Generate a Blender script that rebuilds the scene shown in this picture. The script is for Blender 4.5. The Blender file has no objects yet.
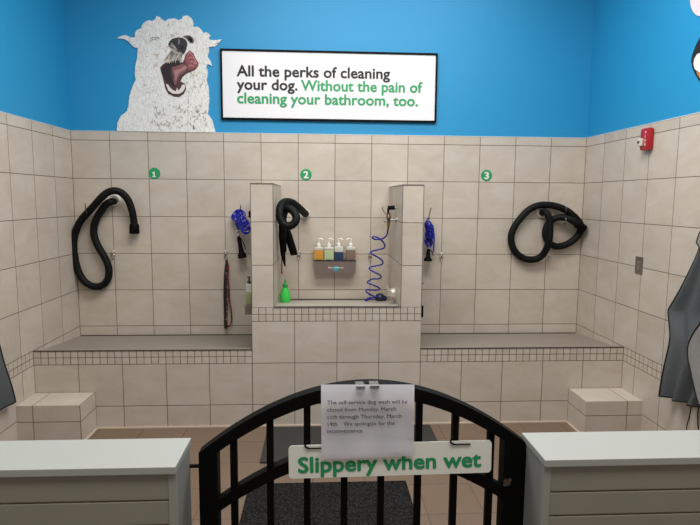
import bpy, bmesh, math, random
from mathutils import Vector, Matrix, noise
from mathutils.geometry import tessellate_polygon
random.seed(7)
SC = bpy.context.scene
COL = SC.collection

# ------------------------------------------------------------------ camera
F, YAW, PITCH, ROLL = 553.57, 0.0548, 0.1142, 0.0078
CP = Vector((1.9968, -4.6411, 1.6416))
fw = Vector((math.sin(YAW)*math.cos(PITCH), math.cos(YAW)*math.cos(PITCH), -math.sin(PITCH)))
rt0 = Vector((math.cos(YAW), -math.sin(YAW), 0)); up0 = rt0.cross(fw)
rt = math.cos(ROLL)*rt0 + math.sin(ROLL)*up0
upv = -math.sin(ROLL)*rt0 + math.cos(ROLL)*up0
cam_d = bpy.data.cameras.new('camera'); cam = bpy.data.objects.new('camera', cam_d); COL.objects.link(cam)
M = Matrix((rt, upv, -fw)).transposed().to_4x4(); M.translation = CP
cam.matrix_world = M
cam_d.sensor_width = 36; cam_d.lens = F*36/700; cam_d.clip_start = 0.02
SC.camera = cam

# ------------------------------------------------------------------ light
SC.view_settings.view_transform = 'Standard'; SC.view_settings.look = 'None'
SC.view_settings.gamma = 1; SC.view_settings.use_curve_mapping = False
SC.view_settings.exposure = 0.0
world = bpy.data.worlds.new('world'); SC.world = world; world.use_nodes = True
world.node_tree.nodes['Background'].inputs[0].default_value = (1.0, 0.955, 0.90, 1)
world.node_tree.nodes['Background'].inputs[1].default_value = 0.22

def area(name, loc, sx, sy, power, color, tilt=0):
    l = bpy.data.lights.new(name, 'AREA'); l.shape = 'RECTANGLE'; l.size = sx; l.size_y = sy
    l.energy = power; l.color = color
    o = bpy.data.objects.new(name, l); COL.objects.link(o); o.location = loc
    o.rotation_euler = (tilt, 0, 0)
    return o
area('ceiling_light_bay', (2.30, -1.9, 3.65), 2.6, 0.8, 108, (1.0, 0.965, 0.91))
area('added_wall_wash', (2.5, -.55, 3.66), 2.2, 0.25, 11, (1.0, 0.97, 0.92))  # unseen lamp added to brighten the blue wall towards its top
area('ceiling_light_aisle', (2.2, -4.4, 3.9), 3.0, 1.0, 75, (1.0, 0.95, 0.88))

# ------------------------------------------------------------------ dimensions
W = 4.242; T = 0.305; TX = 0.303; D = 0.762; Z0 = 2.096
H1 = 0.571; H2 = 0.876; CX0, CX1 = 1.519, 2.725; WH = 3.7; YF = -5.6

# A feature seen at (px,py) lies on the wall/plane it belongs to: its place in metres there
def at(px, py, axis, val):
    d = fw + rt*((px-350)/F) - upv*((py-262.5)/F)
    t = (val-CP[axis])/d[axis]
    return CP + d*t
def onY(px, py, y=0.0): return at(px, py, 1, y)
def onX(px, py, x): return at(px, py, 0, x)

# ------------------------------------------------------------------ materials
def nodes(m):
    m.use_nodes = True; nt = m.node_tree
    return nt, nt.nodes['Principled BSDF']
def lin(c):
    if max(c) > 1.0: c = [x/255 for x in c]
    return tuple([(x/12.92 if x <= .04045 else ((x+.055)/1.055)**2.4) for x in c])
def mth(nt, op, a, b=None, c=None):
    n = nt.nodes.new('ShaderNodeMath'); n.operation = op
    for i, v in enumerate((a, b, c)):
        if v is None: continue
        if isinstance(v, (int, float)): n.inputs[i].default_value = v
        else: nt.links.new(v, n.inputs[i])
    return n.outputs[0]
def mixc(nt, f, a, b, mode='MIX'):
    n = nt.nodes.new('ShaderNodeMix'); n.data_type = 'RGBA'; n.blend_type = mode
    for i, v in ((0, f), (6, a), (7, b)):
        if isinstance(v, (int, float)): n.inputs[i].default_value = v
        elif isinstance(v, tuple): n.inputs[i].default_value = (*v[:3], 1)
        else: nt.links.new(v, n.inputs[i])
    return n.outputs[2]
def mat(name, rgb, rough=.5, metal=0., var=.05, scale=30., bump=0., trans=0., spec=.5, alpha=1.):
    m = bpy.data.materials.new(name); nt, b = nodes(m)
    c = lin(rgb)
    tc = nt.nodes.new('ShaderNodeTexCoord'); nz = nt.nodes.new('ShaderNodeTexNoise')
    nz.inputs['Scale'].default_value = scale; nz.inputs['Detail'].default_value = 4
    nt.links.new(tc.outputs['Object'], nz.inputs['Vector'])
    lo = tuple(x*(1-var) for x in c); hi = tuple(min(1, x*(1+var)) for x in c)
    col = mixc(nt, nz.outputs[0], lo, hi)
    nt.links.new(col, b.inputs['Base Color'])
    b.inputs['Roughness'].default_value = rough; b.inputs['Metallic'].default_value = metal
    b.inputs['Specular IOR Level'].default_value = spec
    b.inputs['Transmission Weight'].default_value = trans
    b.inputs['Alpha'].default_value = alpha
    if bump:
        bp_ = nt.nodes.new('ShaderNodeBump'); bp_.inputs['Strength'].default_value = bump
        bp_.inputs['Distance'].default_value = .003
        nt.links.new(nz.outputs[0], bp_.inputs['Height']); nt.links.new(bp_.outputs[0], b.inputs['Normal'])
    return m

def tile_mat(name, rgb, grout, offx=0., offy=0., offz=Z0, px=TX, py=T, pz=T, g=.0046, mos=None, mosy=None,
             rough=.42, blotch=.42, cellvar=.07):
    """stone-look tiles; mos=(z_top) gives a two-row mosaic band below z_top"""
    m = bpy.data.materials.new(name); nt, b = nodes(m); L = nt.links
    ge = nt.nodes.new('ShaderNodeNewGeometry'); tc = nt.nodes.new('ShaderNodeTexCoord')
    # meshes are offset from the world by their object origin, so use world position (everything is static)
    sp = nt.nodes.new('ShaderNodeSeparateXYZ'); L.new(ge.outputs['Position'], sp.inputs[0])
    sn = nt.nodes.new('ShaderNodeSeparateXYZ'); L.new(ge.outputs['True Normal'], sn.inputs[0])
    X, Y, Z = sp.outputs
    fx = mth(nt, 'GREATER_THAN', mth(nt, 'ABSOLUTE', sn.outputs[0]), .5)
    fz = mth(nt, 'GREATER_THAN', mth(nt, 'ABSOLUTE', sn.outputs[2]), .5)
    def mix(f, a, bb):   # a where f=0, bb where f=1
        n = nt.nodes.new('ShaderNodeMix'); n.data_type = 'FLOAT'
        for i, v in ((0, f), (2, a), (3, bb)):
            if isinstance(v, (int, float)): n.inputs[i].default_value = v
            else: L.new(v, n.inputs[i])
        return n.outputs[0]
    ux = mth(nt, 'DIVIDE', mth(nt, 'SUBTRACT', X, offx), px)
    uy = mth(nt, 'DIVIDE', mth(nt, 'SUBTRACT', Y, offy), py)
    vz = mth(nt, 'DIVIDE', mth(nt, 'SUBTRACT', Z, offz), pz)
    pu = mix(fx, px, py)
    pv = pz
    if mos is not None:
        m0 = mos - T/3
        inb = mth(nt, 'MULTIPLY', mth(nt, 'GREATER_THAN', Z, m0), mth(nt, 'LESS_THAN', Z, mos))
        below = mth(nt, 'LESS_THAN', Z, m0)
        if mosy is not None:
            yy = mth(nt, 'LESS_THAN', Y, mosy)
            inb = mth(nt, 'MULTIPLY', inb, yy); below = mth(nt, 'MULTIPLY', below, yy)
        inb = mth(nt, 'MULTIPLY', inb, mth(nt, 'SUBTRACT', 1.0, fz))
        vb = mth(nt, 'DIVIDE', mth(nt, 'SUBTRACT', Z, m0), pz)
        vm = mth(nt, 'DIVIDE', mth(nt, 'SUBTRACT', Z, m0), T/6)
        vz = mix(inb, mix(below, vz, vb), vm)
        ux = mix(inb, ux, mth(nt, 'MULTIPLY', ux, 6.0)); uy = mix(inb, uy, mth(nt, 'MULTIPLY', uy, 6.0))
        sc = mix(inb, 1.0, 1/6)
        pu = mth(nt, 'MULTIPLY', pu, sc); pv = mth(nt, 'MULTIPLY', sc, pz)
    U = mix(fx, ux, uy); V = mix(fz, vz, uy)
    def edge(u, p):
        fr = mth(nt, 'FRACT', u)
        d = mth(nt, 'MULTIPLY', mth(nt, 'MINIMUM', fr, mth(nt, 'SUBTRACT', 1.0, fr)), p)
        mr = nt.nodes.new('ShaderNodeMapRange'); L.new(d, mr.inputs[0])
        mr.inputs[1].default_value = g*.35; mr.inputs[2].default_value = g*.65
        mr.inputs[3].default_value = 1; mr.inputs[4].default_value = 0
        return mr.outputs[0]
    gm = mth(nt, 'MAXIMUM', edge(U, pu), edge(V, pv))
    cb = nt.nodes.new('ShaderNodeCombineXYZ')
    L.new(mth(nt, 'FLOOR', U), cb.inputs[0]); L.new(mth(nt, 'FLOOR', V), cb.inputs[1]); L.new(fx, cb.inputs[2])
    wn = nt.nodes.new('ShaderNodeTexWhiteNoise'); L.new(cb.outputs[0], wn.inputs['Vector'])
    # stone clouding, shifted per tile so it breaks at every joint
    va = nt.nodes.new('ShaderNodeVectorMath'); va.operation = 'MULTIPLY_ADD'
    L.new(wn.outputs['Color'], va.inputs[0]); va.inputs[1].default_value = (9, 9, 9); L.new(ge.outputs['Position'], va.inputs[2])
    mp = nt.nodes.new('ShaderNodeMapping'); mp.inputs['Scale'].default_value = (1, 1, 1.7); L.new(va.outputs[0], mp.inputs[0])
    n1 = nt.nodes.new('ShaderNodeTexNoise'); n1.inputs['Scale'].default_value = 4.2; n1.inputs['Detail'].default_value = 6
    n1.inputs['Roughness'].default_value = .62; n1.inputs['Distortion'].default_value = .6
    L.new(mp.outputs[0], n1.inputs['Vector'])
    n2 = nt.nodes.new('ShaderNodeTexNoise'); n2.inputs['Scale'].default_value = 140; n2.inputs['Detail'].default_value = 3
    L.new(ge.outputs['Position'], n2.inputs['Vector'])
    c = lin(rgb)
    br = mth(nt, 'ADD', 1 - blotch/2 - cellvar/2 - .02, mth(nt, 'ADD', mth(nt, 'MULTIPLY', n1.outputs[0], blotch),
             mth(nt, 'ADD', mth(nt, 'MULTIPLY', wn.outputs['Value'], cellvar), mth(nt, 'MULTIPLY', n2.outputs[0], .04))))
    vm2 = nt.nodes.new('ShaderNodeVectorMath'); vm2.operation = 'SCALE'
    warm = mixc(nt, n1.outputs[0], (c[0]*1.05, c[1]*.965, c[2]*.87), (c[0]*.97, c[1]*1.02, c[2]*1.08))
    L.new(warm, vm2.inputs[0]); L.new(br, vm2.inputs['Scale'])
    col = mixc(nt, gm, vm2.outputs[0], lin(grout))
    L.new(col, b.inputs['Base Color'])
    L.new(mix(gm, rough, .9), b.inputs['Roughness'])
    bu = nt.nodes.new('ShaderNodeBump'); bu.inputs['Strength'].default_value = .5; bu.inputs['Distance'].default_value = .002
    L.new(mth(nt, 'SUBTRACT', 1.0, gm), bu.inputs['Height']); L.new(bu.outputs[0], b.inputs['Normal'])
    return m

TILE = (193, 184, 173); GROUT = (102, 84, 71)
M_TILE_W = tile_mat('wall_tile', TILE, GROUT, mos=H1, mosy=-D)
M_TILE_B = tile_mat('back_wall_tile', TILE, GROUT)
M_TILE_T = tile_mat('tub_tile', TILE, GROUT, offy=-D, mos=H1)
M_TILE_C = tile_mat('center_tile', TILE, GROUT, offy=-D, mos=H2)
M_TILE_P = tile_mat('partition_tile', TILE, GROUT, offy=-D, offz=.872, pz=.303)
M_TILE_P2 = tile_mat('partition_inner_tile', (186, 178, 166), GROUT, offy=-D)
M_STEP_L = tile_mat('step_tile', TILE, GROUT, offx=.105, offy=-D-.005, offz=.157, px=T)
M_STEP_R = tile_mat('step_tile_right', TILE, GROUT, offx=4.137, offy=-D-.005, offz=.157, px=T)
M_FLOOR = tile_mat('floor_tile', (112, 94, 79), (94, 78, 66), offx=.14, offy=-.10, rough=.5, g=.005, blotch=.22, cellvar=.1)
M_BLUE = mat('blue_paint', (30, 143, 196), .55, var=.02, scale=6)
M_CAPW = mat('white_edge_trim', (215, 215, 210), .4)
M_BLACK = mat('black_rubber', (8, 11, 11), .6, var=.1, spec=.2)
M_BLKMETAL = mat('black_painted_metal', (4, 4, 4), .6, var=.1, spec=.12)
M_PRINTBLK = mat('black_print', (22, 20, 24), .6)
M_WHITE = mat('white_plastic', (228, 228, 224), .35)
M_PANEL = mat('sign_white', (232, 231, 234), .4, var=.01)
M_GREEN = mat('sign_green', (34, 150, 90), .5)
M_CHROME = mat('chrome', (200, 200, 200), .15, 1.)
M_STEEL = mat('brushed_steel', (150, 146, 140), .35, .9)
M_TRIM = mat('edge_trim_metal', (120, 110, 102), .4, .5)
M_BASIN = mat('basin_grey', (138, 130, 120), .5, var=.08, scale=9)
M_BASINC = mat('basin_light', (170, 164, 154), .45, var=.05, scale=9)
M_DARK = mat('dark_gap', (40, 34, 32), .8)
M_BLUEH = mat('blue_hose', (24, 30, 150), .3, var=.1)
M_BRASS = mat('brass', (150, 120, 70), .3, .9)
M_CAP = mat('countertop_laminate', (163, 165, 160), .5, var=.02, scale=12)
M_SLAT = mat('slat_panel', (140, 137, 124), .5, var=.04, scale=8)
M_GROOVE = mat('slat_groove', (176, 146, 96), .6)
M_SIDE = mat('side_panel', (138, 139, 136), .45, var=.04, scale=8)
M_RED = mat('red_plastic', (166, 18, 32), .35)
M_GREY = mat('apron_grey', (118, 124, 128), .75, var=.08, scale=60, bump=.1)
M_LGREY = mat('apron_light_grey', (178, 176, 174), .75, var=.06, scale=60)
M_GRNPL = mat('green_plastic', (60, 200, 80), .3)
M_PAPER = mat('paper', (240, 237, 242), .8, var=.02, scale=10)
M_INK = mat('ink', (38, 35, 42), .8)
M_RACK = mat('rack_plastic', (112, 99, 94), .4, var=.05)
M_CLEAR = mat('clear_plastic', (225, 225, 215), .2, trans=.3)
M_MAT1 = mat('dark_grey_mat', (44, 42, 40), .8, var=.15, scale=120, bump=.4)
M_TEAL = mat('teal_print', (20, 150, 160), .5)

def speck_mat():
    m = bpy.data.materials.new('speckled_mat'); nt, b = nodes(m)
    tc = nt.nodes.new('ShaderNodeTexCoord'); v = nt.nodes.new('ShaderNodeTexVoronoi'); v.inputs['Scale'].default_value = 85
    nt.links.new(tc.outputs['Object'], v.inputs['Vector'])
    cr = nt.nodes.new('ShaderNodeValToRGB'); nt.links.new(v.outputs['Distance'], cr.inputs[0])
    cr.color_ramp.elements[0].color = (.036, .034, .032, 1); cr.color_ramp.elements[0].position = .15
    cr.color_ramp.elements[1].color = (.006, .006, .006, 1); cr.color_ramp.elements[1].position = .5
    nt.links.new(cr.outputs[0], b.inputs['Base Color']); b.inputs['Roughness'].default_value = .85; b.inputs['Specular IOR Level'].default_value = .15
    bu = nt.nodes.new('ShaderNodeBump'); bu.inputs['Distance'].default_value = .004; bu.invert = True
    nt.links.new(v.outputs['Distance'], bu.inputs['Height']); nt.links.new(bu.outputs[0], b.inputs['Normal'])
    return m
M_MAT2 = speck_mat()

# ------------------------------------------------------------------ helpers
def obj(name, bm, m, parent=None, origin=None, smooth=False):
    bmesh.ops.recalc_face_normals(bm, faces=bm.faces)
    me = bpy.data.meshes.new(name)
    vs = [v.co.copy() for v in bm.verts]
    if origin is None:
        lo = Vector([min(v[i] for v in vs) for i in range(3)]); hi = Vector([max(v[i] for v in vs) for i in range(3)])
        origin = Vector(((lo.x+hi.x)/2, (lo.y+hi.y)/2, lo.z))
    bmesh.ops.translate(bm, verts=bm.verts, vec=-Vector(origin))
    bm.to_mesh(me); bm.free()
    for mm in (m if isinstance(m, (list, tuple)) else [m]): me.materials.append(mm)
    if smooth:
        for p in me.polygons: p.use_smooth = True
        try: me.set_sharp_from_angle(angle=math.radians(50))
        except Exception: pass
    o = bpy.data.objects.new(name, me); COL.objects.link(o)
    o['_w'] = list(origin)
    po = Vector(parent['_w']) if parent else Vector((0, 0, 0))
    o.location = Vector(origin) - po
    if parent: o.parent = parent
    return o
def tag(o, label, cat, group=None):
    o['label'] = label; o['category'] = cat
    if group: o['group'] = group
    return o
def thing(name, loc, label, cat, group=None):
    o = bpy.data.objects.new(name, None); COL.objects.link(o); o.location = loc; o['_w'] = list(loc)
    o.empty_display_size = .05
    return tag(o, label, cat, group)
def struct(name, bm, m):
    o = obj(name, bm, m, origin=(0, 0, 0)); o['kind'] = 'structure'; return o
def box(bm, x0, x1, y0, y1, z0, z1, mi=0, bev=0.):
    vs = [bm.verts.new((x, y, z)) for x in (x0, x1) for y in (y0, y1) for z in (z0, z1)]
    fs = [bm.faces.new([vs[i] for i in q]) for q in ((0, 1, 3, 2), (4, 6, 7, 5), (0, 4, 5, 1), (2, 3, 7, 6), (0, 2, 6, 4), (1, 5, 7, 3))]
    for f in fs: f.material_index = mi
    if bev:
        es = list({e for f in fs for e in f.edges})
        r = bmesh.ops.bevel(bm, geom=es, offset=bev, segments=2, affect='EDGES', profile=.6)
        for f in r['faces']: f.material_index = mi
    return vs
def nb(): return bmesh.new()
def bx(*a, **k):
    bm = nb(); box(bm, *a, **k); return bm
def smooth_path(P, n=8):
    P = [Vector(p) for p in P]; out = []
    Q = [P[0]*2-P[1]] + P + [P[-1]*2-P[-2]]
    for i in range(1, len(Q)-2):
        a, b, c, d = Q[i-1:i+3]
        for k in range(n):
            t = k/n
            out.append(.5*((2*b)+(c-a)*t+(2*a-5*b+4*c-d)*t*t+(3*b-a-3*c+d)*t**3))
    out.append(P[-1]); return out
def resample(P, step):
    out = [P[0].copy()]; acc = 0
    for a, b in zip(P, P[1:]):
        l = (b-a).length
        if l < 1e-9: continue
        while acc + l >= step:
            t = (step-acc)/l; a = a.lerp(b, t); l = (b-a).length; out.append(a.copy()); acc = 0
            if l < 1e-9: break
        acc += l
    out.append(P[-1].copy()); return out
def tube(bm, P, r, seg=10, mi=0, cap=True):
    P = [Vector(p) for p in P]; n = len(P); rr = r if callable(r) else (lambda i: r)
    up = None; rings = []
    for i in range(n):
        t = (P[min(i+1, n-1)]-P[max(i-1, 0)]).normalized()
        if up is None:
            up = Vector((0, 0, 1)) if abs(t.z) < .9 else Vector((1, 0, 0))
        up = (up - t*up.dot(t)).normalized(); s = t.cross(up)
        rings.append([bm.verts.new(P[i]+(up*math.cos(a)+s*math.sin(a))*rr(i)) for a in [2*math.pi*k/seg for k in range(seg)]])
    for a, b in zip(rings, rings[1:]):
        for k in range(seg):
            f = bm.faces.new((a[k], a[(k+1) % seg], b[(k+1) % seg], b[k])); f.material_index = mi
    if cap:
        for q in (rings[0], rings[-1]):
            try: bm.faces.new(q).material_index = mi
            except ValueError: pass
def lathe(bm, c, prof, axis=Vector((0, 0, 1)), seg=20, mi=0):
    """prof = [(radius, distance along axis)]"""
    axis = Vector(axis).normalized(); a = Vector((1, 0, 0)) if abs(axis.x) < .9 else Vector((0, 1, 0))
    u = (a-axis*a.dot(axis)).normalized(); v = axis.cross(u); c = Vector(c); rings = []
    for r, h in prof:
        rings.append([bm.verts.new(c+axis*h+(u*math.cos(t)+v*math.sin(t))*max(r, 1e-4)) for t in [2*math.pi*k/seg for k in range(seg)]])
    for p, q in zip(rings, rings[1:]):
        for k in range(seg):
            bm.faces.new((p[k], p[(k+1) % seg], q[(k+1) % seg], q[k])).material_index = mi
    for q in (rings[0], rings[-1]): bm.faces.new(q).material_index = mi
def prism(bm, pts, off, mi=0):
    """closed outline (3-D points) extruded by vector off"""
    pts = [Vector(p) for p in pts]; off = Vector(off)
    tris = tessellate_polygon([pts]); n = len(pts)
    a = [bm.verts.new(p) for p in pts]; b = [bm.verts.new(p+off) for p in pts]
    for t in tris:
        bm.faces.new([a[i] for i in t]).material_index = mi
        bm.faces.new([b[i] for i in reversed(t)]).material_index = mi
    for i in range(n):
        bm.faces.new((a[i], a[(i+1) % n], b[(i+1) % n], b[i])).material_index = mi
try:
    FONT = bpy.data.fonts.load(bpy.utils.resource_path('LOCAL') + '/datafiles/fonts/Inter.woff2')
except Exception:
    FONT = None
def text_bm(body, p, right, up, width, height=None, bold=0., thick=.0008, spacing=1.0):
    """lettering starting at p (baseline left), stretched to width; height = capital height"""
    c = bpy.data.curves.new('t', 'FONT'); c.body = body; c.size = 1
    if FONT:                      # the numeral one has a flag in this face
        c.font_bold = FONT
        for i_, ch_ in enumerate(body):
            if ch_ == '1': c.body_format[i_].use_bold = True
    c.space_character = spacing
    c.resolution_u = 3
    o = bpy.data.objects.new('t', c); COL.objects.link(o)
    dg = bpy.context.evaluated_depsgraph_get(); me = bpy.data.meshes.new_from_object(o.evaluated_get(dg))
    bpy.data.objects.remove(o)
    x0 = min(v.co.x for v in me.vertices); x1 = max(v.co.x for v in me.vertices)
    sx = width/(x1-x0); sy = (height/.70) if height else sx
    right = Vector(right).normalized(); up = Vector(up).normalized(); nrm = right.cross(up)
    bm = nb(); bm.from_mesh(me); bpy.data.meshes.remove(me)
    for v in bm.verts:
        v.co = Vector(p) + right*((v.co.x-x0)*sx) + up*(v.co.y*sy)
    fs = list(bm.faces)
    if bold:                      # heavier strokes: the outline repeated around itself
        base = bpy.data.meshes.new('b'); bm.to_mesh(base); w = bold*sy
        for k in range(8):
            a = 2*math.pi*k/8; n0 = len(bm.verts); bm.from_mesh(base); bm.verts.ensure_lookup_table()
            bmesh.ops.translate(bm, verts=bm.verts[n0:], vec=right*(math.cos(a)*w)+up*(math.sin(a)*w)+nrm*(thick*.05*(k+1)))
        bpy.data.meshes.remove(base)
    bmesh.ops.translate(bm, verts=bm.verts[:], vec=nrm*thick)
    return bm
def join(dst, src):
    me = bpy.data.meshes.new('j'); src.to_mesh(me); src.free(); dst.from_mesh(me); bpy.data.meshes.remove(me); return dst

# ================================================================== ROOM
bm = bx(-.3, W+.3, YF, .2, -.1, 0); struct('floor', bm, M_FLOOR)
ZT = 2.166   # top of the wall tiling
def wall(name, x0, x1, y0, y1, mt, facing):
    bm = nb(); box(bm, x0, x1, y0, y1, 0, ZT, 0)
    s = .004                                          # paint sits slightly behind the tile face
    if facing == 'y': box(bm, x0-s, x1+s, y0+s, y1, ZT, WH, 1)
    elif facing == '+x': box(bm, x0, x1-s, y0, y1, ZT, WH, 1)
    else: box(bm, x0+s, x1, y0, y1, ZT, WH, 1)
    return struct(name, bm, [mt, M_BLUE])
wall('wall_back', 0, W, 0, .2, M_TILE_B, 'y')
wall('wall_left', -.2, 0, YF, .2, M_TILE_W, '+x')
wall('wall_right', W, W+.2, YF, .2, M_TILE_W, '-x')
struct('trim_1', bx(0, W, -.002, .004, ZT, ZT+.004), M_CAPW)
struct('trim_2', bx(-.004, .002, YF, 0, ZT, ZT+.004), M_CAPW)
struct('trim_3', bx(W-.002, W+.004, YF, 0, ZT, ZT+.004), M_CAPW)
# pale caulk line where tiling meets the floor
M_CAULK = mat('caulk', (200, 184, 166), .6)
struct('trim_4', bx(0.413, 3.84, -D-.008, -D, 0, .009), M_CAULK)
struct('trim_5', bx(0.413, .421, -1.015, -D-.008, 0, .009), M_CAULK)
struct('trim_6', bx(3.832, 3.84, -1.035, -D-.008, 0, .009), M_CAULK)

# ================================================================== TUBS
def low_tub(x0, x1, label):
    t = thing('wash_tub', ((x0+x1)/2, -D/2, 0), label, 'wash tub')
    bm = bx(x0, x1, -D, -D+.03, 0, H1-.004); obj('tiled_front', bm, M_TILE_T, t)
    bm = nb()
    sec = [(-D+.001, H1), (-D+.03, H1), (-D+.05, H1-.022), (-.03, .492), (-.0015, .492), (-.0015, .40), (-D+.03, .40), (-D+.03, H1-.006), (-D+.001, H1-.006)]
    prism(bm, [(x0, y, z) for y, z in sec], (x1-x0, 0, 0)); obj('basin', bm, M_BASIN, t)
    obj('edge_trim', bx(x0, x1, -D-.003, -D+.003, H1-.005, H1+.002), mat('dark_edge', (84, 74, 68), .4, .4), t)
    obj('drain_channel', bx(x0+.01, x1-.01, -.022, -.001, .492, .4945), M_DARK, t)
    return t
low_tub(0.001, CX0-.001, 'long low tiled wash tub in the left bay, left of the raised centre station')
low_tub(CX1+.001, W-.001, 'long low tiled wash tub in the right bay, right of the raised centre station')

t = thing('wash_station', ((CX0+CX1)/2, -D/2, 0), 'raised tiled wash station in the middle bay with a tiled pillar wall on each side', 'wash station')
obj('tiled_front', bx(CX0, CX1, -D, -D+.03, 0, H2-.003), M_TILE_C, t)
bm = nb(); sec = [(-D+.031, H2), (-D+.04, H2), (-.03, .792), (-.0015, .792), (-.0015, .02), (-D+.031, .02)]
prism(bm, [(CX0, y, z) for y, z in sec], (CX1-CX0, 0, 0)); obj('basin', bm, M_BASINC, t)
obj('edge_trim', bx(1.673, 2.576, -D-.003, -D+.031, H2-.003, H2+.003), M_STEEL, t)
obj('drain_channel', bx(1.69, 2.56, -.026, -.001, .7925, .797), M_DARK, t)
PT = 1.742
for x0, x1, inner in ((CX0, 1.673, 1), (2.576, CX1, -1)):
    pbm = bx(x0, x1, -D, -.0015, H2-.0005, PT)
    p = obj('partition', pbm, M_TILE_P, t)
    bm = nb(); e = .004
    box(bm, x0-e/2, x1+e/2, -D-e/2, -D+e, PT-.003, PT+.004)
    for xx in (x0, x1):
        box(bm, xx-e/2, xx+e/2, -D-e/2, -D+e/2, H2, PT)
        box(bm, xx-e/2, xx+e/2, -D, -.002, PT-.003, PT+.004)
    obj('metal_trim', bm, M_TRIM, p)
# lower side cheeks of the raised station inside the partitions, closing the wedge above the sloping basin
for x0, x1 in ((CX0+.001, 1.673), (2.576, CX1-.001)):
    obj('side_cheek', bx(x0, x1, -D+.032, -.001, .78, H2-.001), M_TILE_P, t)

for x0, x1, m, lab, yf in ((0.001, .413, M_STEP_L, 'low tiled step block in the left corner below the left tub', -1.015), (3.84, W-.001, M_STEP_R, 'low tiled step block in the right corner below the right tub', -1.035)):
    bm = bx(x0, x1, yf, -D-.001, 0, .270 if x0 < 1 else .260)
    o = obj('tiled_step', bm, m); tag(o, lab, 'step')

# ================================================================== BLUE WALL GRAPHICS
FONTB = .026
sx0, sx1, sz0, sz1 = 1.2, 2.953, 2.273, 2.824
t = thing('wall_sign', ((sx0+sx1)/2, 0, sz0), 'long white framed sign about cleaning your dog on the blue wall', 'sign')
obj('panel', bx(sx0+.012, sx1-.012, -.014, .0035, sz0+.012, sz1-.012), M_PANEL, t)
bm = nb()
box(bm, sx0, sx1, -.022, .0035, sz0, sz0+.015); box(bm, sx0, sx1, -.022, .0035, sz1-.015, sz1)
box(bm, sx0, sx0+.015, -.022, .0035, sz0+.015, sz1-.015); box(bm, sx1-.015, sx1, -.022, .0035, sz0+.015, sz1-.015)
obj('frame', bm, M_BLKMETAL, t)
def sgn(body, u0, u1, v, name, m):      # crop coordinates of the sign zoom
    a = onY(220+u0/2.917, 20+v/2.917, -.015); b = onY(220+u1/2.917, 20+v/2.917, -.015)
    a.z = sgz[name[-1]]; 
    return text_bm(body, a, (1, 0, 0), (0, 0, 1), b.x-a.x, None, FONTB)
z1_ = onY(220+50/2.917, 20+164/2.917).z; z2_ = onY(220+50/2.917, 20+203/2.917).z; z3_ = onY(220+50/2.917, 20+243/2.917).z
def sgn(body, u0, u1, z):
    a = onY(220+u0/2.917, 80, -.015); b = onY(220+u1/2.917, 80, -.015); a.z = z
    return text_bm(body, a, (1, 0, 0), (0, 0, 1), b.x-a.x, .083, FONTB)
obj('black_lettering', sgn('All the perks of cleaning', 50, 495, z1_), M_PRINTBLK, t); obj('black_lettering', sgn('your dog.', 50, 225, z2_), M_PRINTBLK, t)
obj('green_lettering', sgn('Without the pain of', 237, 590, z2_), M_GREEN, t); obj('green_lettering', sgn('cleaning your bathroom, too.', 50, 578, z3_), M_GREEN, t)

# --- dog picture, a flat printed cut-out on the wall
DC = lambda u, v, y: onY(110+u/3.89, 5+v/3.89, y)
dog = [(27, 497), (30, 458), (43, 432), (68, 412), (74, 385), (78, 350), (88, 318), (101, 292), (97, 262), (99, 240), (107, 205), (109, 168), (92, 163), (76, 146),
       (60, 134), (44, 131), (26, 131), (44, 122), (62, 118), (82, 128), (100, 126), (98, 110), (107, 97), (122, 92), (128, 76), (140, 64), (152, 60), (166, 63),
       (176, 56), (182, 43), (192, 47), (203, 56), (214, 64), (232, 54), (250, 53), (268, 60), (280, 55), (286, 43), (304, 42), (318, 54), (325, 72), (323, 86),
       (344, 86), (356, 96), (362, 110), (378, 108), (392, 120), (382, 128), (392, 138), (415, 138), (436, 134), (424, 146), (404, 156), (428, 150), (408, 162), (384, 163), (386, 182),
       (379, 200), (390, 218), (397, 238), (380, 230), (374, 240), (381, 262), (376, 292), (383, 322), (386, 360), (384, 396), (380, 424), (398, 448), (406, 475), (409, 497)]
def fringe(poly, amp=2.2):
    out = []
    for i, (a, b) in enumerate(zip(poly, poly[1:]+poly[:1])):
        out.append(a)
        if i == len(poly)-1: break
        L = math.hypot(b[0]-a[0], b[1]-a[1]); n = int(L/7)
        for k in range(1, n+1):
            t = k/(n+1); s = amp*(random.random()-.35)
            nx, ny = (b[1]-a[1])/L, -(b[0]-a[0])/L
            out.append((a[0]+(b[0]-a[0])*t+nx*s, a[1]+(b[1]-a[1])*t+ny*s))
    return out
o0 = DC(215, 497, 0)
t = thing('dog_cutout', (o0.x, 0, ZT+.004), 'flat printed picture of a shaggy white dog licking its nose, on the blue wall', 'dog picture')
zb = ZT+.004
def fur_mat(name, a, b, s=26):
    m = bpy.data.materials.new(name); nt, bs = nodes(m)
    tc = nt.nodes.new('ShaderNodeTexCoord'); mp = nt.nodes.new('ShaderNodeMapping'); nt.links.new(tc.outputs['Object'], mp.inputs[0])
    mp.inputs['Scale'].default_value = (1.6, 1, .7)
    n = nt.nodes.new('ShaderNodeTexNoise'); n.inputs['Scale'].default_value = s; n.inputs['Detail'].default_value = 8; n.inputs['Distortion'].default_value = 2.2
    nt.links.new(mp.outputs[0], n.inputs['Vector'])
    cr = nt.nodes.new('ShaderNodeValToRGB'); nt.links.new(n.outputs[0], cr.inputs[0])
    cr.color_ramp.elements[0].position = .34; cr.color_ramp.elements[0].color = (*lin(a), 1)
    cr.color_ramp.elements[1].position = .58; cr.color_ramp.elements[1].color = (*lin(b), 1)
    nt.links.new(cr.outputs[0], bs.inputs['Base Color']); bs.inputs['Roughness'].default_value = .6
    return m
M_FUR = fur_mat('fur_print', (206, 203, 198), (234, 233, 230))
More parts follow.
